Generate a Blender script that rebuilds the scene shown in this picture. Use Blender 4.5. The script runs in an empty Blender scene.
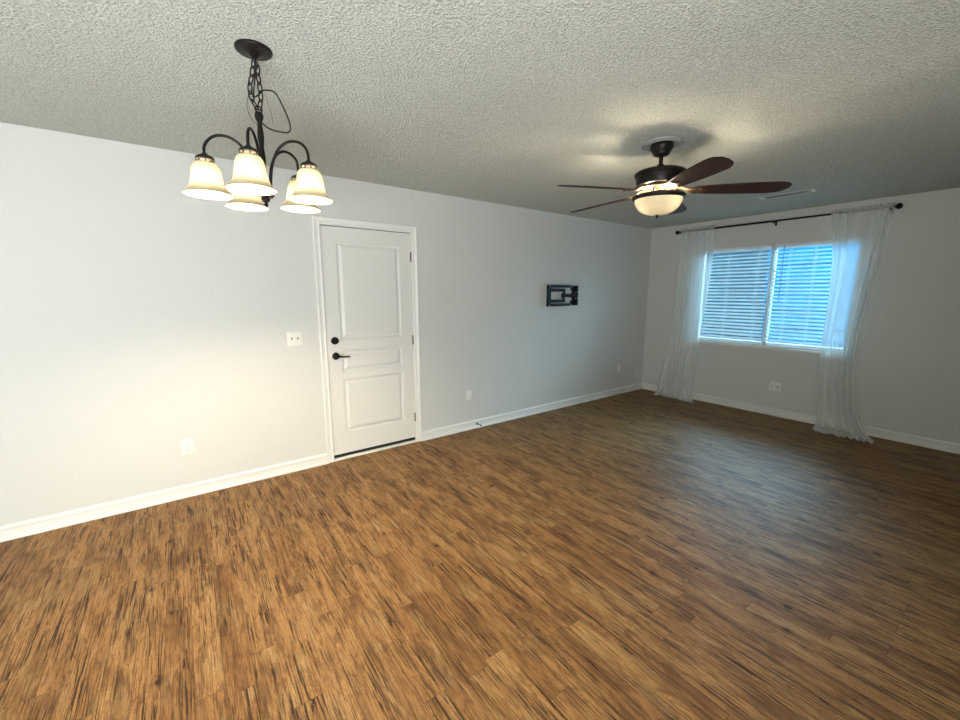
import bpy, bmesh, math, random
from mathutils import Vector, Matrix, noise
random.seed(7)
S = bpy.context.scene
COL = S.collection
PI = math.pi

# ------------------------------------------------------------------ camera
D, W, H = 3.5813, 5.8229, 2.4503          # door wall y, window wall x, ceiling z
XB, YB = -3.2, -1.5                       # unseen walls behind the camera
def make_camera():
    yaw, pitch = 0.6324, -0.1643
    f = Vector((math.sin(yaw)*math.cos(pitch), math.cos(yaw)*math.cos(pitch), math.sin(pitch)))
    r = Vector((math.cos(yaw), -math.sin(yaw), 0)); u = r.cross(f)
    cd = bpy.data.cameras.new('camera'); cd.sensor_width = 36; cd.lens = 405.71/960*36
    cd.clip_start = .02
    o = bpy.data.objects.new('camera', cd); COL.objects.link(o)
    m = Matrix(((r.x, u.x, -f.x, 0), (r.y, u.y, -f.y, 0), (r.z, u.z, -f.z, 1.5054), (0, 0, 0, 1)))
    o.matrix_world = m
    S.camera = o
make_camera()
S.view_settings.view_transform = 'Standard'
S.view_settings.look = 'None'
S.view_settings.exposure = 0.0
S.view_settings.gamma = 1
S.view_settings.use_curve_mapping = False

# light levels
SKY = 32
BULB = 1700
FANB = 560
FILL_DOME = 3
UPLIGHT = 285

# ------------------------------------------------------------------ world
w = bpy.data.worlds.new('sky'); S.world = w; w.use_nodes = True
nt = w.node_tree; N = nt.nodes; L = nt.links
bg = N['Background']; bg.inputs['Strength'].default_value = SKY
tc = N.new('ShaderNodeTexCoord'); sp = N.new('ShaderNodeSeparateXYZ'); cr = N.new('ShaderNodeValToRGB')
L.new(tc.outputs['Generated'], sp.inputs[0]); L.new(sp.outputs['Z'], cr.inputs[0]); L.new(cr.outputs[0], bg.inputs[0])
e = cr.color_ramp.elements
e[0].position = 0.0; e[0].color = (.06, .30, .46, 1)
e[1].position = 0.6; e[1].color = (.36, .60, .78, 1)
x = e.new(.12); x.color = (.26, .54, .74, 1)
# sky portal on the window opening
pd = bpy.data.lights.new('window_portal', 'AREA'); pd.shape = 'RECTANGLE'; pd.size = 1.7; pd.size_y = 1.25; pd.cycles.is_portal = True
po = bpy.data.objects.new('window_portal', pd); COL.objects.link(po); po.location = (W+.16, 2.01, 1.465); po.rotation_euler = (PI/2, 0, PI/2)

# tilted area lamp behind the camera, added to lift the ceiling and walls
ad = bpy.data.lights.new('added_uplight', 'AREA'); ad.shape = 'RECTANGLE'; ad.size = 1.9; ad.size_y = 2.0; ad.energy = UPLIGHT; ad.color = (.91, .98, 1)
ao = bpy.data.objects.new('added_uplight', ad); COL.objects.link(ao); ao.location = (-1.0, YB+.5, .80); ao.rotation_euler = (PI/2+.92, 0, .12)

# ------------------------------------------------------------------ helpers
class MB:
    def __init__(s): s.bm = bmesh.new(); s.mx = Matrix()
    def v(s, p): return s.bm.verts.new(s.mx @ Vector(p))
    def box(s, a, b, bev=0.0):
        x0, y0, z0 = [min(a[i], b[i]) for i in range(3)]; x1, y1, z1 = [max(a[i], b[i]) for i in range(3)]
        vs = [s.v(p) for p in ((x0,y0,z0),(x1,y0,z0),(x1,y1,z0),(x0,y1,z0),(x0,y0,z1),(x1,y0,z1),(x1,y1,z1),(x0,y1,z1))]
        fs = [s.bm.faces.new([vs[i] for i in q]) for q in ((3,2,1,0),(4,5,6,7),(0,1,5,4),(1,2,6,5),(2,3,7,6),(3,0,4,7))]
        if bev > 0:
            es = list({e for f in fs for e in f.edges})
            bmesh.ops.bevel(s.bm, geom=es, offset=bev, segments=2, affect='EDGES', profile=.5)
        return s
    def lathe(s, prof, n=32, c=(0,0,0), ax='z', ribs=0, amp=0, closed=False):
        rings = []
        for k, (r, h) in enumerate(prof):
            ring = []
            if r < 1e-6:
                rings.append([s.v(s._ax(0, 0, h, ax, c))]); continue
            for i in range(n):
                a = 2*PI*i/n; rr = r*(1+amp*math.cos(ribs*a)) if ribs else r
                ring.append(s.v(s._ax(rr*math.cos(a), rr*math.sin(a), h, ax, c)))
            rings.append(ring)
        m = len(rings)
        for k in range(m if closed else m-1):
            A, B = rings[k], rings[(k+1) % m]
            for i in range(n):
                j = (i+1) % n
                if len(A) == 1 and len(B) == 1: break
                if len(A) == 1: s.bm.faces.new((A[0], B[j], B[i]))
                elif len(B) == 1: s.bm.faces.new((A[i], A[j], B[0]))
                else: s.bm.faces.new((A[i], A[j], B[j], B[i]))
        return s
    def _ax(s, x, y, h, ax, c):
        p = {'z': (x, y, h), 'y': (x, h, y), 'x': (h, x, y)}[ax]
        return (p[0]+c[0], p[1]+c[1], p[2]+c[2])
    def tube(s, pts, r, n=10, closed=False):
        pts = [Vector(p) for p in pts]; m = len(pts)
        rr = r if hasattr(r, '__len__') else [r]*m
        rings = []; up = None
        for i in range(m):
            if closed: t = pts[(i+1) % m]-pts[i-1]
            else: t = pts[min(i+1, m-1)]-pts[max(i-1, 0)]
            t.normalize()
            if up is None:
                up = Vector((0, 0, 1)) if abs(t.z) < .9 else Vector((1, 0, 0))
            a = (up - t*up.dot(t)).normalized(); up = a; b = t.cross(a)
            rings.append([s.v(pts[i]+(a*math.cos(2*PI*k/n)+b*math.sin(2*PI*k/n))*rr[i]) for k in range(n)])
        for i in range(m if closed else m-1):
            A, B = rings[i], rings[(i+1) % m]
            for k in range(n): s.bm.faces.new((A[k], A[(k+1) % n], B[(k+1) % n], B[k]))
        if not closed:
            s.bm.faces.new(rings[0][::-1]); s.bm.faces.new(rings[-1])
        return s
    def grid(s, fn, nu, nv):
        g = [[s.v(fn(i/nu, j/nv)) for i in range(nu+1)] for j in range(nv+1)]
        for j in range(nv):
            for i in range(nu): s.bm.faces.new((g[j][i], g[j][i+1], g[j+1][i+1], g[j+1][i]))
        return s
    def prism(s, poly, z0, z1):          # poly in xy
        a = [s.v((p[0], p[1], z0)) for p in poly]; b = [s.v((p[0], p[1], z1)) for p in poly]; n = len(poly)
        s.bm.faces.new(a[::-1]); s.bm.faces.new(b)
        for i in range(n): s.bm.faces.new((a[i], a[(i+1) % n], b[(i+1) % n], b[i]))
        return s
    def build(s, name, mat, parent=None, smooth=True, norm=True):
        if norm: bmesh.ops.recalc_face_normals(s.bm, faces=s.bm.faces)
        me = bpy.data.meshes.new(name); s.bm.to_mesh(me); s.bm.free()
        me.materials.append(mat)
        if smooth:
            for p in me.polygons: p.use_smooth = True
            try: me.set_sharp_from_angle(angle=math.radians(38))
            except Exception: pass
        o = bpy.data.objects.new(name, me); COL.objects.link(o)
        if parent is not None: o.parent = parent
        return o
def thing(name, label, cat, loc=(0,0,0), group=None, rz=0):
    o = bpy.data.objects.new(name, None); COL.objects.link(o); o.location = loc; o.rotation_euler = (0, 0, rz)
    o.empty_display_size = .05
    o['label'] = label; o['category'] = cat
    if group: o['group'] = group
    return o
def tag(o, label, cat, group=None):
    o['label'] = label; o['category'] = cat
    if group: o['group'] = group
    return o
def struct(o): o['kind'] = 'structure'; return o
def bez(pts, n=12):                        # Catmull-Rom through points
    P = [Vector(p) for p in pts]; P = [P[0]*2-P[1]]+P+[P[-1]*2-P[-2]]; out = []
    for i in range(1, len(P)-2):
        for k in range(n):
            t = k/n; a, b, c, d = P[i-1:i+3]
            out.append(.5*((2*b)+(c-a)*t+(2*a-5*b+4*c-d)*t*t+(3*b-a-3*c+d)*t**3))
    out.append(P[-2]); return out

# ------------------------------------------------------------------ materials
def newmat(name):
    m = bpy.data.materials.new(name); m.use_nodes = True
    n = m.node_tree.nodes; return m, n, m.node_tree.links, n['Principled BSDF']
def setp(b, **k):
    for a, v in k.items(): b.inputs[a].default_value = v
def simple(name, col, rough=.5, metal=0, spec=.5, bump=0, scale=60, var=0):
    m, n, l, b = newmat(name)
    b.inputs['Base Color'].default_value = (*col, 1); b.inputs['Roughness'].default_value = rough
    b.inputs['Metallic'].default_value = metal; b.inputs['Specular IOR Level'].default_value = spec
    tc = n.new('ShaderNodeTexCoord'); no = n.new('ShaderNodeTexNoise'); no.inputs['Scale'].default_value = scale; no.inputs['Detail'].default_value = 4
    l.new(tc.outputs['Object'], no.inputs['Vector'])
    if bump:
        bp = n.new('ShaderNodeBump'); bp.inputs['Strength'].default_value = 1; bp.inputs['Distance'].default_value = bump
        l.new(no.outputs['Fac'], bp.inputs['Height']); l.new(bp.outputs[0], b.inputs['Normal'])
    if var:
        mx = n.new('ShaderNodeMix'); mx.data_type = 'RGBA'
        mx.inputs['A'].default_value = (*[c*(1-var) for c in col], 1); mx.inputs['B'].default_value = (*[min(1, c*(1+var)) for c in col], 1)
        l.new(no.outputs['Fac'], mx.inputs['Factor']); l.new(mx.outputs['Result'], b.inputs['Base Color'])
    return m
M = {}
M['wall'] = simple('wall_paint', (.63, .63, .60), .62, bump=.0012, scale=55, var=.02)
M['white'] = simple('white_trim_paint', (.80, .79, .75), .38, bump=.0002, scale=40, var=.01)
M['door'] = simple('white_door_paint', (.72, .71, .67), .42, bump=.0003, scale=80, var=.02)
M['plastic'] = simple('white_plastic', (.80, .79, .74), .35, var=.01)
M['slot'] = simple('dark_slot', (.02, .018, .016), .9, spec=.05, var=.1)
M['bronze'] = simple('dark_bronze', (.008, .006, .005), .42, metal=.0, spec=.22, var=.3, scale=150)
M['blackm'] = simple('black_steel', (.007, .007, .008), .5, metal=.0, spec=.3, var=.3, scale=90)
M['hinge'] = simple('black_hinge_metal', (.015, .014, .013), .4, metal=.6, var=.2)
M['nickel'] = simple('steel_screw', (.5, .5, .5), .4, metal=.6, var=.1)
M['antique'] = simple('antique_bronze', (.10, .060, .032), .45, metal=.6, bump=.0004, scale=120, var=.35)
M['rubber'] = simple('black_rubber', (.01, .01, .01), .8, var=.2)
M['vinyl'] = simple('white_vinyl', (.82, .83, .84), .4, var=.01)
M['wand'] = simple('wand_dark', (.05, .09, .12), .3, var=.1)
M['siding'] = simple('added_fence_grey', (.014, .018, .022), .8, spec=0, bump=.004, scale=9, var=.25)
M['blue'] = simple('added_wall_blue', (.002, .060, .115), .7, spec=0, bump=.003, scale=3, var=.5)
M['yard'] = simple('bounce_ground', (.42, .50, .52), .9, bump=.01, scale=12, var=.3)
M['medal'] = simple('medallion_white', (.30, .30, .285), .6, var=.02)

def mat_ceiling():
    m, n, l, b = newmat('popcorn_ceiling'); setp(b, Roughness=.85)
    b.inputs['Specular IOR Level'].default_value = .2
    tc = n.new('ShaderNodeTexCoord')
    n1 = n.new('ShaderNodeTexNoise'); n1.inputs['Scale'].default_value = 95; n1.inputs['Detail'].default_value = 3; n1.inputs['Roughness'].default_value = .6
    n2 = n.new('ShaderNodeTexVoronoi'); n2.inputs['Scale'].default_value = 120; n2.feature = 'SMOOTH_F1'
    n3 = n.new('ShaderNodeTexNoise'); n3.inputs['Scale'].default_value = 22; n3.inputs['Detail'].default_value = 2
    for q in (n1, n2, n3): l.new(tc.outputs['Object'], q.inputs['Vector'])
    r = n.new('ShaderNodeMapRange'); r.inputs[1].default_value = .35; r.inputs[2].default_value = .68
    l.new(n1.outputs['Fac'], r.inputs[0])
    a = n.new('ShaderNodeMath'); a.operation = 'SUBTRACT'; l.new(r.outputs[0], a.inputs[0])
    k = n.new('ShaderNodeMath'); k.operation = 'MULTIPLY'; k.inputs[1].default_value = .7; l.new(n2.outputs['Distance'], k.inputs[0]); l.new(k.outputs[0], a.inputs[1])
    a2 = n.new('ShaderNodeMath'); a2.operation = 'MULTIPLY_ADD'; a2.inputs[1].default_value = .5; l.new(n3.outputs['Fac'], a2.inputs[0]); l.new(a.outputs[0], a2.inputs[2])
    bp = n.new('ShaderNodeBump'); bp.inputs['Strength'].default_value = 1; bp.inputs['Distance'].default_value = .011
    l.new(a2.outputs[0], bp.inputs['Height']); l.new(bp.outputs[0], b.inputs['Normal'])
    mx = n.new('ShaderNodeMix'); mx.data_type = 'RGBA'; mx.inputs['A'].default_value = (.60, .61, .55, 1); mx.inputs['B'].default_value = (.84, .85, .78, 1)
    l.new(r.outputs[0], mx.inputs['Factor']); l.new(mx.outputs['Result'], b.inputs['Base Color'])
    return m
M['ceiling'] = mat_ceiling()

def mat_floor():
    m, n, l, b = newmat('wood_plank_floor')
    def math_(op, a, bb=None, c=None):
        q = n.new('ShaderNodeMath'); q.operation = op
        for i, v in enumerate((a, bb, c)):
            if v is None: continue
            if isinstance(v, (int, float)): q.inputs[i].default_value = v
            else: l.new(v, q.inputs[i])
        return q.outputs[0]
    def noise_(vec, scale, detail=3, rough=.5, dist=0):
        q = n.new('ShaderNodeTexNoise'); q.inputs['Scale'].default_value = scale; q.inputs['Detail'].default_value = detail
        q.inputs['Roughness'].default_value = rough; q.inputs['Distortion'].default_value = dist; l.new(vec, q.inputs['Vector']); return q.outputs['Fac']
    def comb(x, y, z=0.0):
        q = n.new('ShaderNodeCombineXYZ')
        for i, v in enumerate((x, y, z)):
            if isinstance(v, (int, float)): q.inputs[i].default_value = v
            else: l.new(v, q.inputs[i])
        return q.outputs[0]
    def ramp(f, stops):
        q = n.new('ShaderNodeValToRGB'); l.new(f, q.inputs[0]); el = q.color_ramp.elements
        el[0].position, el[0].color = stops[0][0], (*stops[0][1], 1); el[1].position, el[1].color = stops[-1][0], (*stops[-1][1], 1)
        for p, c in stops[1:-1]:
            z = el.new(p); z.color = (*c, 1)
        return q.outputs[0]
    def rng(f, a, bb, c=0, d=1):
        q = n.new('ShaderNodeMapRange'); l.new(f, q.inputs[0])
        for i, v in enumerate((a, bb, c, d)): q.inputs[i+1].default_value = v
        return q.outputs[0]
    def mix(f, a, bb, mode='MIX'):
        q = n.new('ShaderNodeMix'); q.data_type = 'RGBA'; q.blend_type = mode
        for s, v in (('Factor', f), ('A', a), ('B', bb)):
            if isinstance(v, (int, float)): q.inputs[s].default_value = v
            elif isinstance(v, tuple): q.inputs[s].default_value = (*v, 1)
            else: l.new(v, q.inputs[s])
        return q.outputs['Result']
    tc = n.new('ShaderNodeTexCoord'); sp = n.new('ShaderNodeSeparateXYZ'); l.new(tc.outputs['Object'], sp.inputs[0])
    X, Y = sp.outputs['X'], sp.outputs['Y']
    PW, PL = .0975, .92
    u = math_('DIVIDE', X, PW); row = math_('FLOOR', u); fu = math_('FRACT', u)
    wn = n.new('ShaderNodeTexWhiteNoise'); wn.noise_dimensions = '1D'; l.new(row, wn.inputs['W'])
    vv = math_('ADD', math_('DIVIDE', Y, PL), math_('MULTIPLY', wn.outputs['Value'], 7.3)); colm = math_('FLOOR', vv); fv = math_('FRACT', vv)
    wn2 = n.new('ShaderNodeTexWhiteNoise'); wn2.noise_dimensions = '2D'; l.new(comb(row, colm), wn2.inputs['Vector'])
    pid = wn2.outputs['Value']; ps = n.new('ShaderNodeSeparateColor'); l.new(wn2.outputs['Color'], ps.inputs[0])
    offx = math_('MULTIPLY', pid, 37.0); offy = math_('MULTIPLY', ps.outputs[1], 53.0)
    # base tone per plank
    base = ramp(pid, [(0, (.31, .160, .060)), (.3, (.38, .204, .078)), (.65, (.44, .246, .097)), (1, (.345, .180, .068))])
    # broad mottling along grain
    g0 = noise_(comb(math_('ADD', math_('MULTIPLY', X, 9), offx), math_('ADD', math_('MULTIPLY', Y, 2.2), offy)), 1, 4, .6, .6)
    base = mix(math_('MULTIPLY', rng(g0, .47, .72), .85), base, (.115, .055, .022))
    g5 = noise_(comb(math_('ADD', math_('MULTIPLY', X, 34), offy), math_('ADD', math_('MULTIPLY', Y, 9), offx)), 1, 4, .65, 1.2)
    base = mix(math_('MULTIPLY', rng(g5, .52, .64), .55), base, (.10, .045, .018))
    # light bleached patches
    g4 = noise_(comb(math_('ADD', math_('MULTIPLY', X, 14), offy), math_('ADD', math_('MULTIPLY', Y, 3.5), offx)), 1, 3, .6, .3)
    base = mix(math_('MULTIPLY', rng(g4, .52, .68), .6), base, (.46, .30, .14))
    # fine grain
    g1 = noise_(comb(math_('ADD', math_('MULTIPLY', X, 150), offx), math_('ADD', math_('MULTIPLY', Y, 4.5), offy)), 1, 4, .7, 1.0)
    base = mix(math_('MULTIPLY', rng(g1, .50, .60), .7), base, (.080, .036, .014))
    g3 = noise_(comb(math_('ADD', math_('MULTIPLY', X, 330), offy), math_('ADD', math_('MULTIPLY', Y, 16), offx)), 1, 3, .7, .5)
    base = mix(math_('MULTIPLY', rng(g3, .48, .62), .5), base, (.12, .055, .020))
    # cracks: long dark streaks, only where mask
    g2 = noise_(comb(math_('ADD', math_('MULTIPLY', X, 88), offy), math_('ADD', math_('MULTIPLY', Y, 2.2), offx)), 1, 5, .62, 1.6)
    mask = noise_(comb(math_('ADD', math_('MULTIPLY', X, 16), offx), math_('ADD', math_('MULTIPLY', Y, 2.6), offy)), 1, 2, .5)
    crack = math_('MULTIPLY', rng(g2, .535, .556), rng(mask, .44, .55))
    base = mix(math_('MULTIPLY', crack, .92), base, (.030, .013, .006))
    # knots
    kv = n.new('ShaderNodeTexVoronoi'); kv.inputs['Scale'].default_value = 1; kv.inputs['Randomness'].default_value = .9
    l.new(comb(math_('ADD', math_('MULTIPLY', X, 7.5), 0), math_('MULTIPLY', Y, 5.0)), kv.inputs['Vector'])
    ks = n.new('ShaderNodeSeparateColor'); l.new(kv.outputs['Color'], ks.inputs[0])
    dn = noise_(comb(math_('MULTIPLY', X, 90), math_('MULTIPLY', Y, 60)), 1, 2)
    kd = math_('ADD', kv.outputs['Distance'], math_('MULTIPLY', math_('SUBTRACT', dn, .5), .06))
    krad = math_('ADD', math_('MULTIPLY', ks.outputs[0], .055), .045)
    kn = math_('MULTIPLY', rng(math_('DIVIDE', kd, krad), .75, 1.15, 1, 0), math_('GREATER_THAN', ks.outputs[1], .25))
    halo = rng(kd, .05, .20, .6, 0)
    halo = math_('MULTIPLY', halo, math_('GREATER_THAN', ks.outputs[1], .25))
    base = mix(halo, base, (.09, .038, .014)); base = mix(math_('MULTIPLY', kn, .97), base, (.030, .012, .007))
    # fine speckle
    sp2 = noise_(comb(math_('MULTIPLY', X, 420), math_('MULTIPLY', Y, 160)), 1, 2)
    base = mix(math_('MULTIPLY', rng(sp2, .5, .65), .45), base, (.08, .038, .016))
    # seams
    su = math_('MINIMUM', fu, math_('SUBTRACT', 1.0, fu)); sv = math_('MINIMUM', fv, math_('SUBTRACT', 1.0, fv))
    s1 = rng(su, .004, .018, 1, 0); s2 = rng(sv, .0009, .0024, 1, 0)
    seam = math_('MAXIMUM', math_('MULTIPLY', s1, .5), math_('MULTIPLY', s2, .5))
    base = mix(seam, base, (.06, .028, .012))
    l.new(base, b.inputs['Base Color'])
    ro = rng(g1, .3, .7, .44, .58); l.new(ro, b.inputs['Roughness']); b.inputs['Specular IOR Level'].default_value = .15
    hgt = math_('SUBTRACT', math_('MULTIPLY', g1, -.4), math_('ADD', math_('MULTIPLY', crack, .8), seam))
    bp = n.new('ShaderNodeBump'); bp.inputs['Strength'].default_value = .7; bp.inputs['Distance'].default_value = .0009
    l.new(hgt, bp.inputs['Height']); l.new(bp.outputs[0], b.inputs['Normal'])
    return m
M['floor'] = mat_floor()

def mat_blade():
    m, n, l, b = newmat('cherry_blade_wood'); setp(b, Roughness=.5); b.inputs['Specular IOR Level'].default_value = .3
    tc = n.new('ShaderNodeTexCoord'); mp = n.new('ShaderNodeMapping'); mp.inputs['Scale'].default_value = (3, 45, 45)
    no = n.new('ShaderNodeTexNoise'); no.inputs['Scale'].default_value = 1.5; no.inputs['Detail'].default_value = 5
    cr = n.new('ShaderNodeValToRGB'); l.new(tc.outputs['Object'], mp.inputs[0]); l.new(mp.outputs[0], no.inputs['Vector']); l.new(no.outputs['Fac'], cr.inputs[0])
    e = cr.color_ramp.elements; e[0].position = .3; e[0].color = (.014, .004, .003, 1); e[1].position = .7; e[1].color = (.050, .014, .009, 1)
    l.new(cr.outputs[0], b.inputs['Base Color']); return m
M['blade'] = mat_blade()

def mat_shade(name, col, tr, tc_):
    m = bpy.data.materials.new(name); m.use_nodes = True; n = m.node_tree.nodes; l = m.node_tree.links; n.clear()
    out = n.new('ShaderNodeOutputMaterial')
    tc = n.new('ShaderNodeTexCoord'); no = n.new('ShaderNodeTexNoise'); no.inputs['Scale'].default_value = 18; no.inputs['Detail'].default_value = 3; no.inputs['Distortion'].default_value = 1.5
    l.new(tc.outputs['Object'], no.inputs['Vector'])
    mx = n.new('ShaderNodeMix'); mx.data_type = 'RGBA'; mx.inputs['A'].default_value = (*[c*.86 for c in col], 1); mx.inputs['B'].default_value = (*col, 1)
    l.new(no.outputs['Fac'], mx.inputs['Factor'])
    d = n.new('ShaderNodeBsdfDiffuse'); t = n.new('ShaderNodeBsdfTranslucent'); tp = n.new('ShaderNodeBsdfTransparent'); g = n.new('ShaderNodeBsdfGlossy'); g.inputs['Roughness'].default_value = .25
    l.new(mx.outputs['Result'], d.inputs['Color'])
    sc = n.new('ShaderNodeVectorMath'); sc.operation = 'SCALE'; sc.inputs['Scale'].default_value = tc_; l.new(mx.outputs['Result'], sc.inputs[0]); l.new(sc.outputs[0], t.inputs['Color']); tp.inputs[0].default_value = (1, .95, .82, 1)
    a = n.new('ShaderNodeMixShader'); a.inputs[0].default_value = .6; l.new(d.outputs[0], a.inputs[1]); l.new(t.outputs[0], a.inputs[2])
    c = n.new('ShaderNodeMixShader'); c.inputs[0].default_value = tr; l.new(a.outputs[0], c.inputs[1]); l.new(tp.outputs[0], c.inputs[2])
    k = n.new('ShaderNodeMixShader'); k.inputs[0].default_value = .04; l.new(c.outputs[0], k.inputs[1]); l.new(g.outputs[0], k.inputs[2])
    l.new(k.outputs[0], out.inputs[0]); return m
M['shade'] = mat_shade('frosted_cream_glass', (.97, .86, .58), .0, .0135)
M['bowl'] = mat_shade('amber_bowl_glass', (.95, .85, .62), .0, .022)
def mat_emit(name, col, s):
    m = bpy.data.materials.new(name); m.use_nodes = True; n = m.node_tree.nodes; n.clear()
    o = n.new('ShaderNodeOutputMaterial'); e = n.new('ShaderNodeEmission'); e.inputs[0].default_value = (*col, 1); e.inputs[1].default_value = s
    m.node_tree.links.new(e.outputs[0], o.inputs[0]); return m
M['bulb'] = mat_emit('lit_bulb', (1, .82, .57), BULB)
M['fanbulb'] = mat_emit('lit_fan_bulb', (1, .86, .64), FANB)
M['dome'] = mat_emit('fill_dome_glow', (1, .86, .66), FILL_DOME)

def mat_sheer():
    m = bpy.data.materials.new('sheer_fabric'); m.use_nodes = True; n = m.node_tree.nodes; l = m.node_tree.links; n.clear()
    out = n.new('ShaderNodeOutputMaterial'); d = n.new('ShaderNodeBsdfDiffuse'); t = n.new('ShaderNodeBsdfTranslucent'); tp = n.new('ShaderNodeBsdfTransparent')
    for q in (d, t): q.inputs['Color'].default_value = (.92, .94, .92, 1)
    a = n.new('ShaderNodeMixShader'); a.inputs[0].default_value = .28; l.new(d.outputs[0], a.inputs[1]); l.new(t.outputs[0], a.inputs[2])
    # the weave closes up when seen edge-on
    lw = n.new('ShaderNodeLayerWeight'); lw.inputs[0].default_value = .35
    mr = n.new('ShaderNodeMapRange'); mr.inputs[1].default_value = 0; mr.inputs[2].default_value = 1; mr.inputs[3].default_value = .60; mr.inputs[4].default_value = .05
    l.new(lw.outputs['Facing'], mr.inputs[0])
    c = n.new('ShaderNodeMixShader'); l.new(mr.outputs[0], c.inputs[0]); l.new(a.outputs[0], c.inputs[1]); l.new(tp.outputs[0], c.inputs[2])
    l.new(c.outputs[0], out.inputs[0]); return m
M['sheer'] = mat_sheer()
def mat_glass():
    m = bpy.data.materials.new('window_glass'); m.use_nodes = True; n = m.node_tree.nodes; l = m.node_tree.links; n.clear()
    out = n.new('ShaderNodeOutputMaterial'); g = n.new('ShaderNodeBsdfGlossy'); g.inputs['Roughness'].default_value = .02; tp = n.new('ShaderNodeBsdfTransparent'); tp.inputs[0].default_value = (.93, .97, .98, 1)
    fr = n.new('ShaderNodeFresnel'); fr.inputs[0].default_value = 1.45; c = n.new('ShaderNodeMixShader')
    l.new(fr.outputs[0], c.inputs[0]); l.new(tp.outputs[0], c.inputs[1]); l.new(g.outputs[0], c.inputs[2]); l.new(c.outputs[0], out.inputs[0]); return m
M['glass'] = mat_glass()
def mat_slat():
    m = bpy.data.materials.new('blind_slat'); m.use_nodes = True; n = m.node_tree.nodes; l = m.node_tree.links; n.clear()
    out = n.new('ShaderNodeOutputMaterial'); d = n.new('ShaderNodeBsdfDiffuse'); t = n.new('ShaderNodeBsdfTranslucent'); g = n.new('ShaderNodeBsdfGlossy'); g.inputs['Roughness'].default_value = .35
    d.inputs[0].default_value = (.86, .87, .86, 1); t.inputs[0].default_value = (.80, .82, .80, 1)
    a = n.new('ShaderNodeMixShader'); a.inputs[0].default_value = .5; l.new(d.outputs[0], a.inputs[1]); l.new(t.outputs[0], a.inputs[2])
    c = n.new('ShaderNodeMixShader'); c.inputs[0].default_value = .05; l.new(a.outputs[0], c.inputs[1]); l.new(g.outputs[0], c.inputs[2]); l.new(c.outputs[0], out.inputs[0]); return m
M['slat'] = mat_slat()

# ------------------------------------------------------------------ room shell
T = .14
struct(MB().box((XB-T, YB-T, -.1), (W+T, D+T, 0)).build('floor', M['floor'], smooth=False))
struct(MB().box((XB-T, YB-T, H), (W+T, D+T, H+.1)).build('ceiling', M['ceiling'], smooth=False))
DX0, DX1, DZ1 = .994, 1.812, 2.055       # door slab
OX0, OX1, OZ1 = DX0-.02, DX1+.02, DZ1+.02 # rough opening
m = MB(); m.box((XB-T, D, 0), (OX0, D+T, H)).box((OX1, D, 0), (W, D+T, H)).box((OX0, D, OZ1), (OX1, D+T, H))
struct(m.build('wall_left', M['wall'], smooth=False))
WY0, WY1, WZ0, WZ1 = 1.165, 2.855, .845, 2.085
m = MB(); m.box((W, YB-T, 0), (W+T, D+T, WZ0)).box((W, YB-T, WZ1), (W+T, D+T, H)).box((W, YB-T, WZ0), (W+T, WY0, WZ1)).box((W, WY1, WZ0), (W+T, D+T, WZ1))
struct(m.build('wall_far', M['wall'], smooth=False))
struct(MB().box((XB-T, YB-T, 0), (W, YB, H)).build('wall_right', M['wall'], smooth=False))
struct(MB().box((1.6, YB, 0), (W, -.52, H)).build('wall_right', M['wall'], smooth=False))  # unseen partition, added to keep the uplight off the right side
struct(MB().box((XB-T, YB, 0), (XB, D, H)).build('wall_back', M['wall'], smooth=False))

# baseboards: profile with a rounded shoe and a bead at the top
def base_profile():   # (out from wall, z)
    return [(0, 0), (.024, 0), (.024, .010), (.021, .017), (.014, .021), (.0125, .022), (.0125, .064), (.0135, .068), (.0165, .072), (.0165, .079), (.012, .084), (.007, .088), (.003, .093), (0, .094)]
def baseboard(name, a, b, nrm):
    bm = MB(); a = Vector(a); b = Vector(b); nv = Vector(nrm)
    A = [bm.v((a.x+nv.x*o, a.y+nv.y*o, z)) for o, z in base_profile()]; B = [bm.v((b.x+nv.x*o, b.y+nv.y*o, z)) for o, z in base_profile()]
    k = len(A)
    for i in range(k): bm.bm.faces.new((A[i], A[(i+1) % k], B[(i+1) % k], B[i]))
    bm.bm.faces.new(A); bm.bm.faces.new(B[::-1])
    return struct(bm.build(name, M['white'], smooth=False))
baseboard('baseboard_left', (XB, D, 0), (.936, D, 0), (0, -1, 0))
baseboard('baseboard_left', (1.872, D, 0), (W, D, 0), (0, -1, 0))
baseboard('baseboard_far', (W, -.52, 0), (W, D, 0), (-1, 0, 0))
baseboard('baseboard_right', (1.6, -.52, 0), (W, -.52, 0), (0, 1, 0))
baseboard('baseboard_back', (XB, YB, 0), (XB, D, 0), (1, 0, 0))

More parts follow.
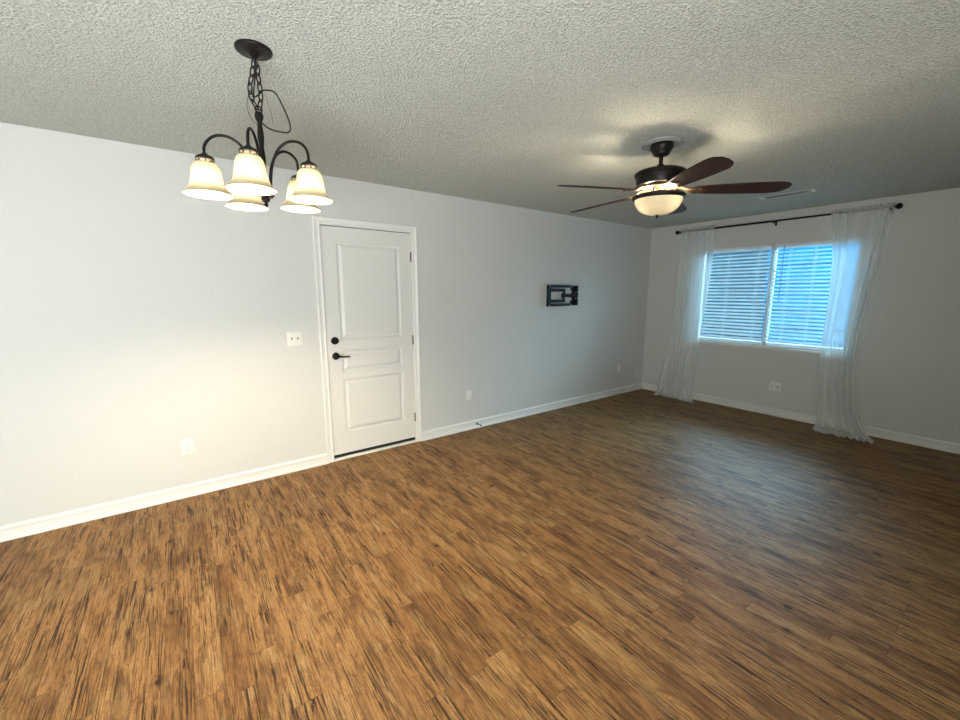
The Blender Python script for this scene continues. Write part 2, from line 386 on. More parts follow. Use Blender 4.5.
# ------------------------------------------------------------------ entry door
def door():
    root = bpy.data.objects.new('door_1', None); COL.objects.link(root); root.location = (DX0, D, 0); struct(root)
    root['label'] = 'white three panel entry door with black hardware'
    w_, h0, h1 = DX1-DX0, .050, DZ1
    y0 = .012                                     # slab front face, recessed behind casing
    # slab with three recessed raised panels
    bm = MB(); pans = [(.122, .702, 1.095, 1.935), (.122, .702, .808, 1.000), (.122, .702, .245, .738)]
    xs = [0, .122, .702, w_]; zs = [h0, .245, .738, .808, 1.000, 1.095, 1.935, h1]
    def quad(p): bm.bm.faces.new([bm.v(q) for q in p])
    for i in range(3):
        for j in range(7):
            if i == 1 and j in (1, 3, 5):
                xa, xb, za, zb = xs[1], xs[2], zs[j], zs[j+1]
                rings = [(0, y0), (.005, y0+.009), (.016, y0+.012), (.020, y0+.012), (.042, y0+.002), (.046, y0+.001)]
                prev = None
                for (ins, yy) in rings:
                    c = [(xa+ins, yy, za+ins), (xb-ins, yy, za+ins), (xb-ins, yy, zb-ins), (xa+ins, yy, zb-ins)]
                    if prev:
                        for k in range(4): quad((prev[k], prev[(k+1) % 4], c[(k+1) % 4], c[k]))
                    prev = c
                quad(prev)
            else: quad(((xs[i], y0, zs[j]), (xs[i+1], y0, zs[j]), (xs[i+1], y0, zs[j+1]), (xs[i], y0, zs[j+1])))
    yb = y0+.044
    quad(((0, yb, h0), (0, yb, h1), (w_, yb, h1), (w_, yb, h0)))
    quad(((0, y0, h0), (0, y0, h1), (0, yb, h1), (0, yb, h0))); quad(((w_, y0, h0), (w_, yb, h0), (w_, yb, h1), (w_, y0, h1)))
    quad(((0, y0, h1), (w_, y0, h1), (w_, yb, h1), (0, yb, h1))); quad(((0, y0, h0), (0, yb, h0), (w_, yb, h0), (w_, y0, h0)))
    bmesh.ops.remove_doubles(bm.bm, verts=bm.bm.verts, dist=1e-5)
    bm.build('door_slab', M['door'], root, smooth=False)
    # jamb
    g = .004
    m = MB(); m.box((-.02, 0, 0), (-g, T-.001, OZ1)).box((w_+g, 0, 0), (w_+.02, T-.001, OZ1)).box((-g, 0, h1+.006), (w_+g, T-.001, OZ1))
    m.box((-g, yb+.002, 0), (.012, yb+.02, h1+.006)).box((w_-.012, yb+.002, 0), (w_+g, yb+.02, h1+.006)).box((-g, yb+.002, h1-.012), (w_+g, yb+.02, h1+.006))
    m.build('door_jamb', M['white'], root, smooth=False)
    # casing mitred profile (colonial)
    prof = [(0, 0), (0, .010), (.006, .013), (.012, .013), (.018, .009), (.036, .012), (.046, .017), (.055, .017), (.058, .014), (.058, 0)]   # (out, depth)
    m = MB(); xi0, xi1, zt = -.006+.0, w_+.004, h1+.010
    def ring(cx, cz, sx, sz): return [m.v((cx+sx*o, -d, cz+sz*o)) for o, d in prof]
    R0 = ring(xi0, 0, -1, 0); R1 = ring(xi0, zt, -1, 1); R2 = ring(xi1, zt, 1, 1); R3 = ring(xi1, 0, 1, 0)
    for A, B in ((R0, R1), (R1, R2), (R2, R3)):
        for k in range(len(A)): m.bm.faces.new((A[k], A[(k+1) % len(A)], B[(k+1) % len(A)], B[k]))
    m.bm.faces.new(R0); m.bm.faces.new(R3[::-1])
    m.build('door_casing', M['white'], root, smooth=False)
    # sweep + threshold
    MB().box((0, y0+.003, .020), (w_, yb, .050)).build('door_sweep', M['rubber'], root, smooth=False)
    m = MB(); m.box((-g, -.012, 0), (w_+g, T-.01, .018), .004); m.build('threshold', M['white'], root)
    MB().box((-.003, y0+.010, h1), (w_+.003, yb, h1+.0055)).box((-.0035, y0+.014, .02), (-.0005, yb, h1)).build('gap_shade_strip', M['rubber'], root, smooth=False)  # dark strips laid in the door gaps to stand for their shade
    # hinges
    for z in (1.84, 1.048, .263):
        h = MB().lathe([(0, -.046), (.0065, -.045), (.0065, .045), (0, .046)], 12, (w_+.001, y0-.006, z)).box((w_-.0035, y0-.002, z-.044), (w_+.0035, y0+.004, z+.044)).build('hinge', M['hinge'], root)
    # deadbolt
    d = MB().lathe([(0, -.022), (.026, -.021), (.031, -.016), (.033, 0), (.033, .0)], 32, (.066, y0, 1.091), 'y').build('deadbolt', M['bronze'], root)
    MB().box((.062, y0-.040, 1.077), (.070, y0-.021, 1.105), .002).build('thumb_turn', M['bronze'], d)
    # lever handle
    d = MB().lathe([(0, -.014), (.024, -.013), (.031, -.008), (.033, 0)], 32, (.068, y0, .955), 'y').lathe([(0, -.052), (.011, -.051), (.011, -.012)], 20, (.068, y0, .955), 'y').build('door_handle', M['bronze'], root)
    pts = bez([(.068, y0-.046, .955), (.10, y0-.049, .953), (.14, y0-.048, .948), (.178, y0-.043, .945)], 6)
    MB().tube(pts, [.0095-.003*i/(len(pts)-1) for i in range(len(pts))], 12).build('lever', M['bronze'], d)
door()

# unseen patio door, invented to dress the added uplight in front of it
root = bpy.data.objects.new('added_patio_door', None); COL.objects.link(root); root.location = (-1.0, YB, 0); struct(root)
MB().box((-1.0, 0, 0), (-.93, .05, 2.05)).box((.93, 0, 0), (1.0, .05, 2.05)).box((-.93, 0, 1.98), (.93, .05, 2.05)).box((-.93, 0, 0), (.93, .05, .06)).box((-.03, 0, .06), (.03, .05, 1.98)).build('door_frame', M['vinyl'], root, smooth=False)
MB().box((-.93, .02, .06), (-.03, .026, 1.98)).build('pane', M['glass'], root, smooth=False)
MB().box((.03, .02, .06), (.93, .026, 1.98)).build('pane', M['glass'], root, smooth=False)

# ------------------------------------------------------------------ wall plates
def plate(name, label, cat, loc, w_, h_, rz, kind, group=None):
    """plate in local xz, faces -y"""
    t = thing(name, label, cat, loc, group, rz)
    MB().box((-w_/2, -.006, -h_/2), (w_/2, 0, h_/2), .003).build('cover_plate', M['plastic'], t)
    def outlet(cx):
        r = MB()
        for dz in (-.020, .020): r.lathe([(0, -.0095), (.0155, -.009), (.017, -.0075), (.017, -.005)], 24, (cx, 0, dz), 'y')
        ro = r.build('receptacle', M['plastic'], t)
        for dz in (-.020, .020):
            s_ = MB(); s_.box((cx-.0075, -.0101, dz+.000), (cx-.0050, -.0085, dz+.009)).box((cx+.0045, -.0101, dz+.001), (cx+.007, -.0085, dz+.008)).lathe([(0, -.0101), (.0028, -.0100), (.0028, -.0085)], 12, (cx, 0, dz-.007), 'y')
            s_.build('slots', M['slot'], ro, smooth=False)
        MB().lathe([(0, -.0078), (.003, -.0072), (.0035, -.005)], 12, (cx, 0, 0), 'y').build('screw', M['nickel'], t)
    def toggle(cx, up):
        MB().box((cx-.0055, -.0072, -.012), (cx+.0055, -.004, .012)).build('toggle_slot', M['slot'], t, smooth=False)
        MB().tube([(cx, -.004, 0), (cx, -.020, .009*up)], [.005, .0035], 8).build('toggle', M['plastic'], t)
        for dz in (-.030, .030): MB().lathe([(0, -.0078), (.0028, -.0072), (.003, -.005)], 12, (cx, 0, dz), 'y').build('screw', M['nickel'], t)
    if kind == 'outlet': outlet(0)
    if kind == 'switch2': toggle(-.023, -1); toggle(.023, -1)
    if kind == 'rocker':
        MB().box((-.0165, -.009, -.033), (.0165, -.004, .033), .0015).build('insert', M['plastic'], t)
    if kind == 'outlet+jack':
        outlet(-.030)
        q = MB().box((.016, -.009, -.028), (.044, -.004, .028), .0015).build('insert', M['plastic'], t)
        MB().box((.024, -.0098, -.020), (.036, -.0085, -.008)).box((.024, -.0098, .006), (.036, -.0085, .018)).build('jack', M['slot'], q, smooth=False)
    if kind == 'coax':
        q = MB().lathe([(0, -.018), (.0035, -.018), (.0045, -.017), (.0045, -.005)], 12, ax='y').build('coax_jack', M['nickel'], t)
    return t
plate('light_switch', 'white double toggle switch plate on the wall left of the door', 'light switch', (.734, D, 1.131), .115, .115, 0, 'switch2')
plate('wall_outlet', 'white duplex outlet low on the wall below and left of the light switch', 'outlet', (-.058, D, .382), .075, .117, 0, 'outlet')
plate('wall_outlet', 'white plate with rectangular insert low on the wall just right of the door', 'outlet', (2.471, D, .387), .075, .117, 0, 'rocker')
plate('wall_outlet', 'white outlet low on the door wall near the room corner', 'outlet', (5.205, D, .393), .072, .117, 0, 'outlet')
plate('coax_plate', 'tiny cable jack plate nearest the room corner just above the baseboard', 'cable plate', (5.655, D, .245), .05, .075, 0, 'coax')
plate('wall_outlet', 'wide white outlet and jack plate on the wall under the window', 'outlet', (W, 1.787, .365), .125, .115, -PI/2, 'outlet+jack')

# door stop
t = thing('door_stop', 'small dark door stop screwed into the baseboard right of the door', 'door stop', (2.575, D-.0125, .048))
MB().lathe([(0, -.004), (.011, -.004), (.013, 0)], 20, ax='y').build('base', M['bronze'], t)
MB().tube([(0, -.003, 0), (0, -.066, 0)], .0045, 10).build('rod', M['bronze'], t)
MB().lathe([(0, -.082), (.008, -.081), (.009, -.070), (.007, -.066), (0, -.066)], 16, ax='y').build('rubber_tip', M['rubber'], t)

# ------------------------------------------------------------------ TV wall mount (folded, empty)
def tvmount():
    t = thing('tv_wall_mount', 'black steel articulating tv bracket folded flat and empty on the wall', 'tv mount', (3.875, D, 1.470))
    # wall plate at the right end
    m = MB().box((.215, -.006, -.125), (.300, 0, .125), .002); m.build('wall_plate', M['blackm'], t)
    MB().box((.262, -.045, -.125), (.292, -.006, .125), .003).build('upright', M['blackm'], t)
    for (x_, z_) in ((.238, .04), (.238, -.04), (.275, .045), (.277, -.03)): MB().lathe([(0, -.052), (.006, -.051), (.0075, -.044)], 12, (x_, 0, z_), 'y').build('bolt', M['nickel'], t)
    # arm
    a = MB().box((.000, -.040, -.020), (.268, -.018, .020), .004); a.lathe([(.014, -.035), (.014, .035)], 16, (.185, -.030, 0)).lathe([(.016, -.035), (.016, .035)], 16, (.02, -.034, 0)).build('arm', M['blackm'], t)
    # inner ring bracket
    f = -.052
    m = MB().box((-.235, f, .048), (.040, f+.014, .084), .002).box((-.235, f, -.084), (.040, f+.014, -.048), .002).box((.010, f, -.078), (.040, f+.014, .084), .002).box((-.235, f, -.084), (-.215, f+.014, .078), .002)
    m.build('inner_frame', M['blackm'], t)
    # outer tv plate: two long rails + upright
    f = -.072
    m = MB().box((-.295, f, .098), (.140, f+.018, .128), .003).box((-.295, f, -.128), (.140, f+.018, -.098), .003).box((-.295, f, -.128), (-.232, f+.018, .128), .003)
    m.box((.125, f, .060), (.140, f+.018, .128), .002).box((.125, f, -.128), (.140, f+.018, -.060), .002)
    m.build('tv_plate', M['blackm'], t)
    for (x_, z_) in ((-.262, .113), (.125, .113), (-.262, -.113), (.118, -.113)): MB().lathe([(0, f-.007), (.006, f-.006), (.008, f)], 12, (x_, 0, z_), 'y').build('screw', M['nickel'], t)
tvmount()

# ------------------------------------------------------------------ window
def window():
    root = bpy.data.objects.new('window_1', None); COL.objects.link(root); root.location = (W, 2.0, 0); struct(root)
    root['label'] = 'white sliding window with blinds in the far wall'
    y0, y1 = WY0-2.0, WY1-2.0; x0 = .075; x1 = .125; f = .045
    m = MB().box((x0, y0, WZ0), (x1, y0+f, WZ1)).box((x0, y1-f, WZ0), (x1, y1, WZ1)).box((x0, y0+f, WZ0), (x1, y1-f, WZ0+f)).box((x0, y0+f, WZ1-f), (x1, y1-f, WZ1)).box((x0, -.035, WZ0+f), (x1, .005, WZ1-f))
    m.build('window_frame', M['vinyl'], root, smooth=False)
    MB().box((x0+.02, y0+f, WZ0+f), (x0+.026, -.035, WZ1-f)).build('pane', M['glass'], root, smooth=False)
    MB().box((x0+.02, .005, WZ0+f), (x0+.026, y1-f, WZ1-f)).build('pane', M['glass'], root, smooth=False)
    # sill and apron
    m = MB().box((-.030, y0-.012, WZ0-.024), (0, y1+.012, WZ0), .005).box((0, y0+.001, WZ0-.0), (.074, y1-.001, WZ0+.003)); m.build('sill', M['white'], root)
    MB().box((-.010, y0-.004, WZ0-.085), (0, y1+.004, WZ0-.024), .002).build('apron', M['wall'], root)
    MB().box((.012, -.036, WZ0), (.070, -.006, WZ1-.001), .003).build('mullion', M['slat'], root)
window()
def blind(name, label, ya, yb, cords, wand):
    t = thing(name, label, 'blind', (W+.034, (ya+yb)/2, WZ1), 'window blinds')
    hw = (yb-ya)/2-.004
    MB().box((-.027, -hw, -.036), (.027, hw, -.001), .003).build('headrail', M['vinyl'], t)
    m = MB(); n = 27; zt, zb = -.058, -(WZ1-WZ0)+.034; dz = (zb-zt)/(n-1)
    a = math.radians(28); c, s = math.cos(a), math.sin(a)
    for i in range(n):
        z = zt+dz*i+random.uniform(-.0012, .0012); sag = random.uniform(-.002, .002); pr = []
        aa = a+random.uniform(-.015, .015); c, s = math.cos(aa), math.sin(aa)
        for k in range(5):
            q = (k/4-.5)*.048; crown = .0022*(1-(k/2-1)**2)
            pr.append((q*c, q*s+crown))        # room edge (-x) lower
        top = [[m.v((px, yy, z+pz+(sag if abs(yy) < .01 else 0))) for px, pz in pr] for yy in (-hw, 0, hw)]
        for A in range(2):
            for k in range(4): m.bm.faces.new((top[A][k], top[A][k+1], top[A+1][k+1], top[A+1][k]))
    m.build('slats', M['slat'], t, norm=False)
    MB().box((-.024, -hw, zb-.030), (.024, hw, zb-.014), .003).build('bottom_rail', M['vinyl'], t)
    for cy in cords:
        MB().tube([(-.0285, cy, -.03), (-.0285, cy, zb-.02)], .0016, 6).tube([(.0285, cy, -.03), (.0285, cy, zb-.02)], .0016, 6).build('ladder_cord', M['vinyl'], t)
    if wand is not None:
        MB().tube([(-.036, wand, -.03), (-.036, wand, -.07), (-.038, wand-.005, -.72)], .0042, 8).build('tilt_wand', M['wand'], t)
    return t
blind('window_blind', 'white slatted blind in the left half of the window, against a dark grey outdoors', 1.997, WY1, (-.30, .04, .30), None)
blind('window_blind', 'white slatted blind with tilt wand in the right half of the window, bright blue outdoors', WY0, 1.961, (-.25, .0, .24), .30)
# outdoors
struct(MB().box((W+T, -14, -.5), (W+40, 20, -.3)).build('ground', M['yard'], smooth=False))  # unseen ground, made pale to bounce light up into the slats
def fence():  # invented fence, blocks the bright sky so the left gaps stay dark
    t = thing('added_fence', 'invented dark grey board fence outdoors, hides the sky behind the left blind', 'fence', (W+3.0, 3.05, -.3))
    for i in range(26):
        MB().box((-.012, .005+i*.15, .05), (.012, .145+i*.15, 2.75), .003).build('board', M['siding'], t, smooth=False)
    MB().box((.012, 0, .4), (.05, 3.9, .49)).build('rail', M['siding'], t, smooth=False); MB().box((.012, 0, 2.2), (.05, 3.9, 2.29)).build('rail', M['siding'], t, smooth=False)
fence()
def backdrop():  # invented blue wall, replaces the bright sky in the right-hand gaps
    t = thing('added_blue_wall', 'invented blue wall outdoors, hides the sky behind the right blind', 'backdrop', (W+5.2, 0, -.3))
    m = MB(); m.box((0, -1.5, 0), (3, 6, 3.1))
    for i in range(15): m.box((-.018, -1.52, .02+i*.2), (0, 6, .20+i*.2))
    m.build('siding', M['blue'], t, smooth=False)
    MB().prism([(-.12, -1.6), (3.2, -1.6), (3.2, 6.1), (-.12, 6.1)], 3.1, 3.22).build('roof', M['siding'], t, smooth=False)
backdrop()

# ------------------------------------------------------------------ curtain rod & sheers
RX, RZ = W-.085, 2.338
t = thing('curtain_rod', 'dark bronze curtain rod with ball finials across the window', 'curtain rod', (RX, 2.03, RZ))
MB().tube([(0, -1.075, 0), (0, 1.075, 0)], .0095, 14).tube([(0, -.02, 0), (0, 1.06, 0)], .0115, 14).build('rod', M['bronze'], t)
for s_ in (-1, 1):
    MB().lathe([(0, .048), (.014, .046), (.026, .034), (.029, .022), (.026, .010), (.014, .002), (.011, -.006), (.015, -.010), (.011, -.014)], 20, (0, 1.08*s_, 0), 'y').build('finial', M['bronze'], t) if s_ > 0 else \
    MB().lathe([(0, -.048), (.014, -.046), (.026, -.034), (.029, -.022), (.026, -.010), (.014, -.002), (.011, .006), (.015, .010), (.011, .014)], 20, (0, -1.08, 0), 'y').build('finial', M['bronze'], t)
for yy in (-1.045, -.055, 1.045):
    MB().box((.077, yy-.012, -.045), (.085, yy+.012, .015), .002).box((-.008, yy-.006, -.022), (.080, yy+.006, -.012), .001).tube([(0, yy-.006, -.014), (0, yy+.006, -.014)], .013, 10).build('bracket', M['bronze'], t)

def curtain(label, rows, seed, nf, puddle):
    """rows: (z, y_left, y_right, x_offset, fold amplitude) top to bottom; puddle: (x, yl, yr, z) rows lying on the floor"""
    o_ = Vector((RX, (rows[0][1]+rows[0][2])/2, RZ))
    rnd = random.Random(seed); ph = [rnd.uniform(0, 6.28) for _ in range(6)]; R_ = rows+[(p[3], p[1], p[2], p[0], p[4]) for p in puddle]
    nR = len(R_); nv = 16*(nR-1); nu = 190
    def sm(a, b, t): return a+(b-a)*t
    def at(v):
        f = v*(nR-1); i = min(int(f), nR-2); t = f-i
        P = [Vector(R_[max(0, min(nR-1, i+k))]) for k in (-1, 0, 1, 2)]
        a, b, c, d = P
        return .5*((2*b)+(c-a)*t+(2*a-5*b+4*c-d)*t*t+(3*b-a-3*c+d)*t**3)
    def fn(u, v):
        z, yl, yr, xo, amp = at(v)
        uu = u+.018*math.sin(6.28*v*1.3+ph[0])*math.sin(PI*u)+.012*math.sin(9*u+5*v+ph[1])
        warp = uu*nf+.55*math.sin(2.3*uu*PI+ph[2]+1.2*v)
        fold = math.sin(2*PI*warp+ph[3]+.6*math.sin(4*v+ph[4]))*.8+.2*math.sin(2*PI*warp*1.7+ph[5]+1.2*v)
        fold += .25*noise.noise(Vector((u*5, v*2.5, seed)))
        x_ = xo+fold*amp
        y_ = yl+(yr-yl)*u+.25*amp*math.cos(2*PI*warp+ph[3])
        zz = z
        if v > len(rows)/nR-.08:
            k = min(1, (v-(len(rows)/nR-.08))/.12)
            zz = max(.004, z + k*(.030*abs(noise.noise(Vector((u*8, v*20, seed+3))))+.018*abs(fold)*(1-abs(2*u-1)*.4)))
        return (RX+x_-o_.x, y_-o_.y, zz-o_.z)
    t = thing('sheer_curtain', label, 'curtain', tuple(o_), 'sheer curtains')
    ob = MB().grid(fn, nu, nv).build('panel', M['sheer'], t, norm=False)
    # rod pocket: gathered sleeve around the rod
    yl, yr = rows[0][1], rows[0][2]
    def sl(u, v):
        a = 2*PI*v; r = .017+.005*math.sin(2*PI*u*nf*2.2+ph[0])+.003*math.sin(u*nf*31+ph[1])
        return (RX+r*math.cos(a)-o_.x, yl+(yr-yl)*u-o_.y, RZ+r*math.sin(a)*1.15-o_.z)
    MB().grid(sl, 160, 10).build('rod_pocket', M['sheer'], t, norm=False)
    def rf(u, v):
        r = .006*math.sin(2*PI*u*nf*2.2+ph[0])+.004*math.sin(u*nf*31+ph[1])
        return (RX-.004+r*(1+v)-o_.x, yl+(yr-yl)*u-o_.y, RZ+.018+.022*v-o_.z)
    MB().grid(rf, 160, 3).build('header_ruffle', M['sheer'], t, norm=False)
curtain('long white sheer curtain left of the window, trailing toward the room corner',
        [(2.325, 3.075, 2.63, -.005, .010), (2.15, 3.07, 2.63, -.008, .018), (1.85, 3.075, 2.635, -.01, .024), (1.4, 3.09, 2.665, -.012, .028), (.95, 3.115, 2.705, -.015, .030), (.5, 3.17, 2.715, -.03, .030), (.18, 3.215, 2.715, -.05, .030), (.045, 3.225, 2.70, -.08, .026)],
        3, 7, [(-.13, 3.225, 2.66, .012, .022), (-.20, 3.20, 2.62, .010, .012)])
curtain('long white sheer curtain right of the window, slanting inward to a puddle on the floor',
        [(2.325, 1.44, .955, -.005, .010), (2.15, 1.42, .965, -.008, .018), (1.85, 1.39, .985, -.01, .024), (1.4, 1.375, 1.035, -.014, .026), (.95, 1.375, 1.06, -.02, .028), (.5, 1.35, 1.03, -.03, .028), (.18, 1.31, .95, -.06, .030), (.045, 1.30, .86, -.11, .032)],
        11, 6, [(-.22, 1.29, .79, .018, .034), (-.31, 1.22, .80, .014, .018)])

# ------------------------------------------------------------------ ceiling vent
t = thing('ceiling_vent', 'long narrow ceiling register with dark slots between fan and window', 'air vent', (4.865, 1.595, H))
MB().box((-.062, -.225, -.0035), (-.050, .225, 0), .001).box((.050, -.225, -.0035), (.062, .225, 0), .001).box((-.05, -.225, -.0035), (.05, -.200, 0), .001).box((-.05, .175, -.0035), (.05, .225, 0), .001).build('vent_frame', M['plastic'], t)
MB().box((-.05, -.200, -.0025), (.05, .175, -.0005)).build('duct_opening', M['slot'], t, smooth=False)
m = MB()
for x_ in (-.030, .0, .030): m.box((x_-.001, -.200, -.0036), (x_+.001, .175, -.002))
m.build('louvers', M['plastic'], t, smooth=False)

# ------------------------------------------------------------------ ceiling fan
def fan():
    t = thing('ceiling_fan', 'dark bronze five blade ceiling fan with cherry blades and lit amber glass bowl', 'ceiling fan', (2.575, 1.552, H))
    z = lambda a: a-H
    MB().lathe([(.055, 0), (.118, 0), (.126, -.005), (.124, -.015), (.114, -.020), (.104, -.015), (.098, -.021), (.088, -.018), (.055, -.012)], 48).build('medallion', M['medal'], t)
    MB().lathe([(.066, -.010), (.070, -.020), (.069, -.036), (.058, -.056), (.052, -.064), (.048, -.076), (.030, -.084), (0, -.086)], 36).build('canopy', M['bronze'], t)
    MB().lathe([(.0125, -.07), (.0125, z(2.29))], 16).build('downrod', M['bronze'], t)
    MB().lathe([(.0, z(2.315)), (.022, z(2.314)), (.024, z(2.282)), (.09, z(2.278)), (.145, z(2.272)), (.155, z(2.264)), (.155, z(2.252)), (.145, z(2.244)), (.142, z(2.204)), (.136, z(2.190)), (.118, z(2.182)), (.0, z(2.180))], 48).build('motor_housing', M['bronze'], t)
    # flywheel with cut-outs, lower switch housing
    q = MB().lathe([(0, z(2.182)), (.112, z(2.182)), (.118, z(2.178)), (.118, z(2.170)), (.108, z(2.166)), (.06, z(2.164)), (.05, z(2.155)), (.050, z(2.125)), (0, z(2.122))], 48)
    q.build('switch_housing', M['antique'], t)
    # light kit ring: ornate arms + dark rim
    q = MB()
    for k in range(6):
        a = k*PI/3+.3; c, s = math.cos(a), math.sin(a)
        q.tube(bez([(.05*c, .05*s, z(2.150)), (.085*c, .085*s, z(2.160)), (.125*c, .125*s, z(2.150)), (.150*c, .150*s, z(2.120))], 5), .006, 8)
    fit = q.build('fitter_arms', M['antique'], t)
    MB().lathe([(.140, z(2.122)), (.156, z(2.126)), (.162, z(2.120)), (.160, z(2.108)), (.150, z(2.100)), (.140, z(2.104))], 48, closed=True).build('fitter_rim', M['bronze'], t)
    # bowl
    prof = []
    for i in range(15):
        a = PI/2*i/14; prof.append((.146*math.cos(a)**.85 if i < 14 else 0.0, z(2.110)-.104*math.sin(a)))
    MB().lathe(prof, 48).build('glass_bowl', M['bowl'], t)
    MB().lathe([(.0, z(1.985)), (.005, z(1.987)), (.009, z(1.995)), (.006, z(2.000)), (.018, z(2.006)), (.024, z(2.012)), (.0, z(2.013))], 20).build('finial', M['bronze'], t)
    for k in range(3):
        a = 2*PI*k/3+.5
        MB().lathe([(0, z(2.119)), (.014, z(2.114)), (.021, z(2.100)), (.020, z(2.085)), (.012, z(2.070)), (0, z(2.064))], 12, (.085*math.cos(a), .085*math.sin(a), 0)).build('light_bulb', M['fanbulb'], t)
    # blades
    L0, L1 = .185, .725
    def outline():
        up, dn = [], []
        n = 22
        for i in range(n+1):
            s_ = i/n; x_ = L0+(L1-L0)*s_
            w_ = .046+.025*math.sin(min(1, s_/.75)*PI/2)
            lead = w_; trail = w_
            if s_ > .80:
                q_ = (s_-.80)/.20; lead *= math.sqrt(max(0, 1-q_**2.2))*.9+.1*(1-q_); trail *= math.sqrt(max(0, 1-(q_*.92)**3.2))
            if s_ < .08: f_ = .6+.4*math.sqrt(s_/.08); lead *= f_; trail *= f_
            up.append((x_, lead)); dn.append((x_, -trail))
        return up+dn[::-1]
    for k in range(5):
        a = math.radians(163+72*k)
        b = MB(); b.mx = Matrix.Rotation(a, 4, 'Z') @ Matrix.Translation((0, 0, z(2.156))) @ Matrix.Rotation(math.radians(2.0), 4, 'Y') @ Matrix.Rotation(math.radians(-12), 4, 'X')
        b.prism(outline(), -.003, .003)
        bo = b.build('fan_blade', M['blade'], t, smooth=False)
        i_ = MB(); i_.mx = Matrix.Rotation(a, 4, 'Z') @ Matrix.Translation((0, 0, z(2.156))) @ Matrix.Rotation(math.radians(2.0), 4, 'Y') @ Matrix.Rotation(math.radians(-12), 4, 'X')
        # iron under the blade: Y-shaped bracket with three screws
        i_.prism([(.17, -.016), (.20, -.034), (.245, -.036), (.262, -.022), (.235, -.012), (.262, -.006), (.285, 0), (.262, .006), (.235, .012), (.262, .022), (.245, .036), (.20, .034), (.17, .016)], -.009, -.0035)
        for (sx, sy) in ((.248, .027), (.248, -.027), (.268, 0)): i_.lathe([(0, -.013), (.005, -.012), (.006, -.009)], 10, (sx, sy, 0))
        i_.mx = Matrix.Rotation(a, 4, 'Z'); i_.tube(bez([(.105, 0, z(2.174)), (.13, 0, z(2.173)), (.155, 0, z(2.162)), (.185, 0, z(2.152))], 4), .011, 8)
        i_.build('blade_iron', M['antique'], bo)
fan()

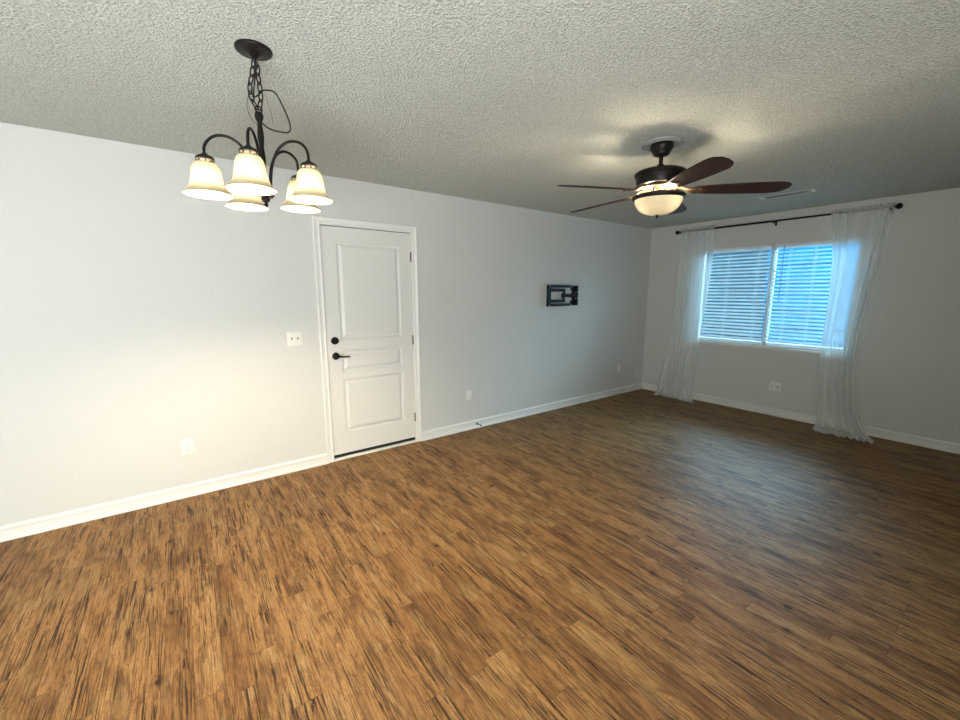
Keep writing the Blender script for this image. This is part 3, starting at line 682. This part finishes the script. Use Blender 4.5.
# ------------------------------------------------------------------ chandelier
def chandelier():
    cx_, cy_ = .330, 1.956
    t = thing('chandelier', 'dark bronze five arm chandelier with glowing cream bell glass shades on a chain', 'chandelier', (cx_, cy_, H))
    z = lambda a: a-H
    MB().lathe([(.066, 0), (.067, -.006), (.063, -.011), (.045, -.014), (.030, -.017), (.020, -.022), (.012, -.030), (.006, -.034), (0, -.035)], 40).build('canopy', M['bronze'], t)
    # chains of oval links
    def chain(pts, name):
        P = bez(pts, 30); d = 0; marks = [P[0]]; step = .031
        for i in range(1, len(P)):
            d += (P[i]-P[i-1]).length
            if d >= step: marks.append(P[i]); d = 0
        m = MB()
        for i in range(len(marks)-1):
            c = (marks[i]+marks[i+1])/2; tg = (marks[i+1]-marks[i]).normalized(); sd = tg.cross(Vector((.8, .6, 0))).normalized()
            if i % 2: sd = tg.cross(sd).normalized()
            m.tube([c+tg*math.sin(q)*.0205+sd*math.cos(q)*.0095 for q in [2*PI*k/14 for k in range(14)]],   .0027, 6, closed=True)
        m.build(name, M['bronze'], t)
    # hook under the canopy
    MB().tube(bez([(0, 0, -.030), (.004, -.002, -.042), (.010, -.006, -.056), (.004, -.002, -.070), (-.006, .003, -.064)], 6), .0025, 8).build('hook', M['bronze'], t)
    chain([(0, 0, -.034), (-.014, .008, z(2.35)), (-.024, .016, z(2.30)), (-.012, .008, z(2.25)), (0, 0, z(2.222))], 'chain')
    chain([(.008, -.005, -.060), (.008, -.006, z(2.33)), (.012, -.010, z(2.29)), (.006, -.004, z(2.245)), (0, 0, z(2.222))], 'chain')
    # cords: thick loop thrown to the right, thin ground wire to the left
    rr = Vector((.806, -.591, 0))
    def P2(x_, zz, dd=0): return Vector((rr.x*x_, rr.y*x_, z(zz)))+Vector((.59, .80, 0))*dd
    MB().tube(bez([P2(.0, 2.415), P2(-.008, 2.36, .01), P2(-.022, 2.29, .015), P2(.0, 2.29, .01), P2(.028, 2.302), P2(.074, 2.290, -.01), P2(.104, 2.24, -.015), P2(.128, 2.175, -.015), P2(.120, 2.144, -.01), P2(.070, 2.150, 0), P2(.030, 2.165, .006), P2(.003, 2.185, .006), P2(0, 2.16, 0)], 8), .0030, 7).build('power_cord', M['rubber'], t)
    MB().tube(bez([P2(.0, 2.40, .004), P2(-.018, 2.34, .01), P2(-.044, 2.28, .01), P2(-.050, 2.24, .01), P2(-.030, 2.195, 0), P2(-.006, 2.17, 0)], 8), .0010, 5).tube(bez([P2(.005, 2.30), P2(.035, 2.275, -.01), P2(.052, 2.225, -.01), P2(.060, 2.175, -.01)], 8), .0007, 5).build('ground_wire', M['bronze'], t)
    # twisted stem
    m = MB(); nz, nn = 60, 24; rows = []
    for j in range(nz+1):
        s_ = j/nz; zz = z(2.222)+(1.925-2.222)*s_
        r = .0105 if s_ > .12 else .0105+.004*math.sin(s_/.12*PI)
        rows.append([m.v((r*(1+.16*math.cos(2*(a := 2*PI*i/nn)+s_*22))*math.cos(a), r*(1+.16*math.cos(2*a+s_*22))*math.sin(a), zz)) for i in range(nn)])
    for j in range(nz):
        for i in range(nn): m.bm.faces.new((rows[j][i], rows[j][(i+1) % nn], rows[j+1][(i+1) % nn], rows[j+1][i]))
    m.build('stem', M['bronze'], t)
    MB().tube([Vector((.012*math.cos(q), 0, z(2.232)+.012*math.sin(q))) for q in [2*PI*k/16 for k in range(16)]], .003, 8, closed=True).build('top_loop', M['bronze'], t)
    MB().lathe([(.0, z(1.955)), (.012, z(1.953)), (.024, z(1.940)), (.031, z(1.922)), (.026, z(1.905)), (.014, z(1.898)), (.018, z(1.890)), (.013, z(1.880)), (.006, z(1.874)), (.009, z(1.866)), (.004, z(1.858)), (0, z(1.856))], 28).build('hub', M['bronze'], t)
    # arms
    base = 175.6
    for k, (dr, da) in enumerate([(.005, 0), (0, 0), (.0, 0), (-.008, 0), (0, 0)]):
        a = math.radians(base+72*k+da); R_ = .194+dr; c, s = math.cos(a), math.sin(a)
        q = lambda r, zz: (r*c, r*s, z(zz))
        pts = bez([q(.026, 1.925), q(.030, 1.975), q(.042, 2.030), q(.068, 2.078), q(.108, 2.106), q(.150, 2.107), q(.180, 2.088), q(R_-.001, 2.058), q(R_, 2.028)], 7)
        arm = MB().tube(pts, .0055, 10).build('arm', M['bronze'], t)
        # little scroll on the hub
        sc = [q(.030+.013*math.cos(w_)*(1-w_/9), 1.905+.013*math.sin(w_)*(1-w_/9)) for w_ in [i*.45 for i in range(14)]]
        MB().tube(sc, .0028, 6).build('scroll', M['bronze'], arm)
        X, Y = R_*c, R_*s
        cup = MB().lathe([(0, z(2.036)), (.008, z(2.035)), (.012, z(2.030)), (.028, z(2.022)), (.033, z(2.014)), (.031, z(2.010)), (.0, z(2.009))], 28, (X, Y, 0)).build('socket_cap', M['bronze'], arm)
        g = MB()
        for i in range(8):
            b_ = i*PI/4; g.tube([(X+.029*math.cos(b_), Y+.029*math.sin(b_), z(2.011)), (X+.030*math.cos(b_), Y+.030*math.sin(b_), z(1.997))], .0022, 6)
        g.lathe([(.027, z(2.000)), (.034, z(2.000)), (.035, z(1.995)), (.032, z(1.991)), (.027, z(1.993))], 28, (X, Y, 0), closed=True)
        g.build('gallery', M['bronze'], arm)
        prof = [(.029, 2.001), (.036, 1.998), (.043, 1.990), (.048, 1.978), (.051, 1.962), (.053, 1.944), (.056, 1.926), (.061, 1.911), (.068, 1.899), (.077, 1.890), (.082, 1.886), (.084, 1.883), (.082, 1.881)]
        sh = MB().lathe([(r, z(zz)) for r, zz in prof], 48, (X, Y, 0)).build('glass_shade', M['shade'], arm)
        MB().tube([(X, Y, z(2.01)), (X, Y, z(1.960))], .014, 14).build('socket', M['plastic'], sh)
        MB().lathe([(0, z(1.966)), (.010, z(1.964)), (.014, z(1.955)), (.021, z(1.940)), (.022, z(1.928)), (.014, z(1.914)), (0, z(1.909))], 14, (X, Y, 0)).build('light_bulb', M['bulb'], sh)
chandelier()

# unseen dome lamp behind the camera, added as warm fill
t = thing('added_ceiling_light', 'unseen flush dome light added behind the camera as fill', 'ceiling light', (-1.15, -.35, H))
MB().lathe([(0, 0), (.17, 0), (.17, -.02), (.16, -.022), (0, -.022)], 32).build('base', M['plastic'], t)
MB().lathe([(.155, -.022), (.150, -.045), (.12, -.075), (.07, -.092), (0, -.098)], 24).build('glass_dome', M['dome'], t)
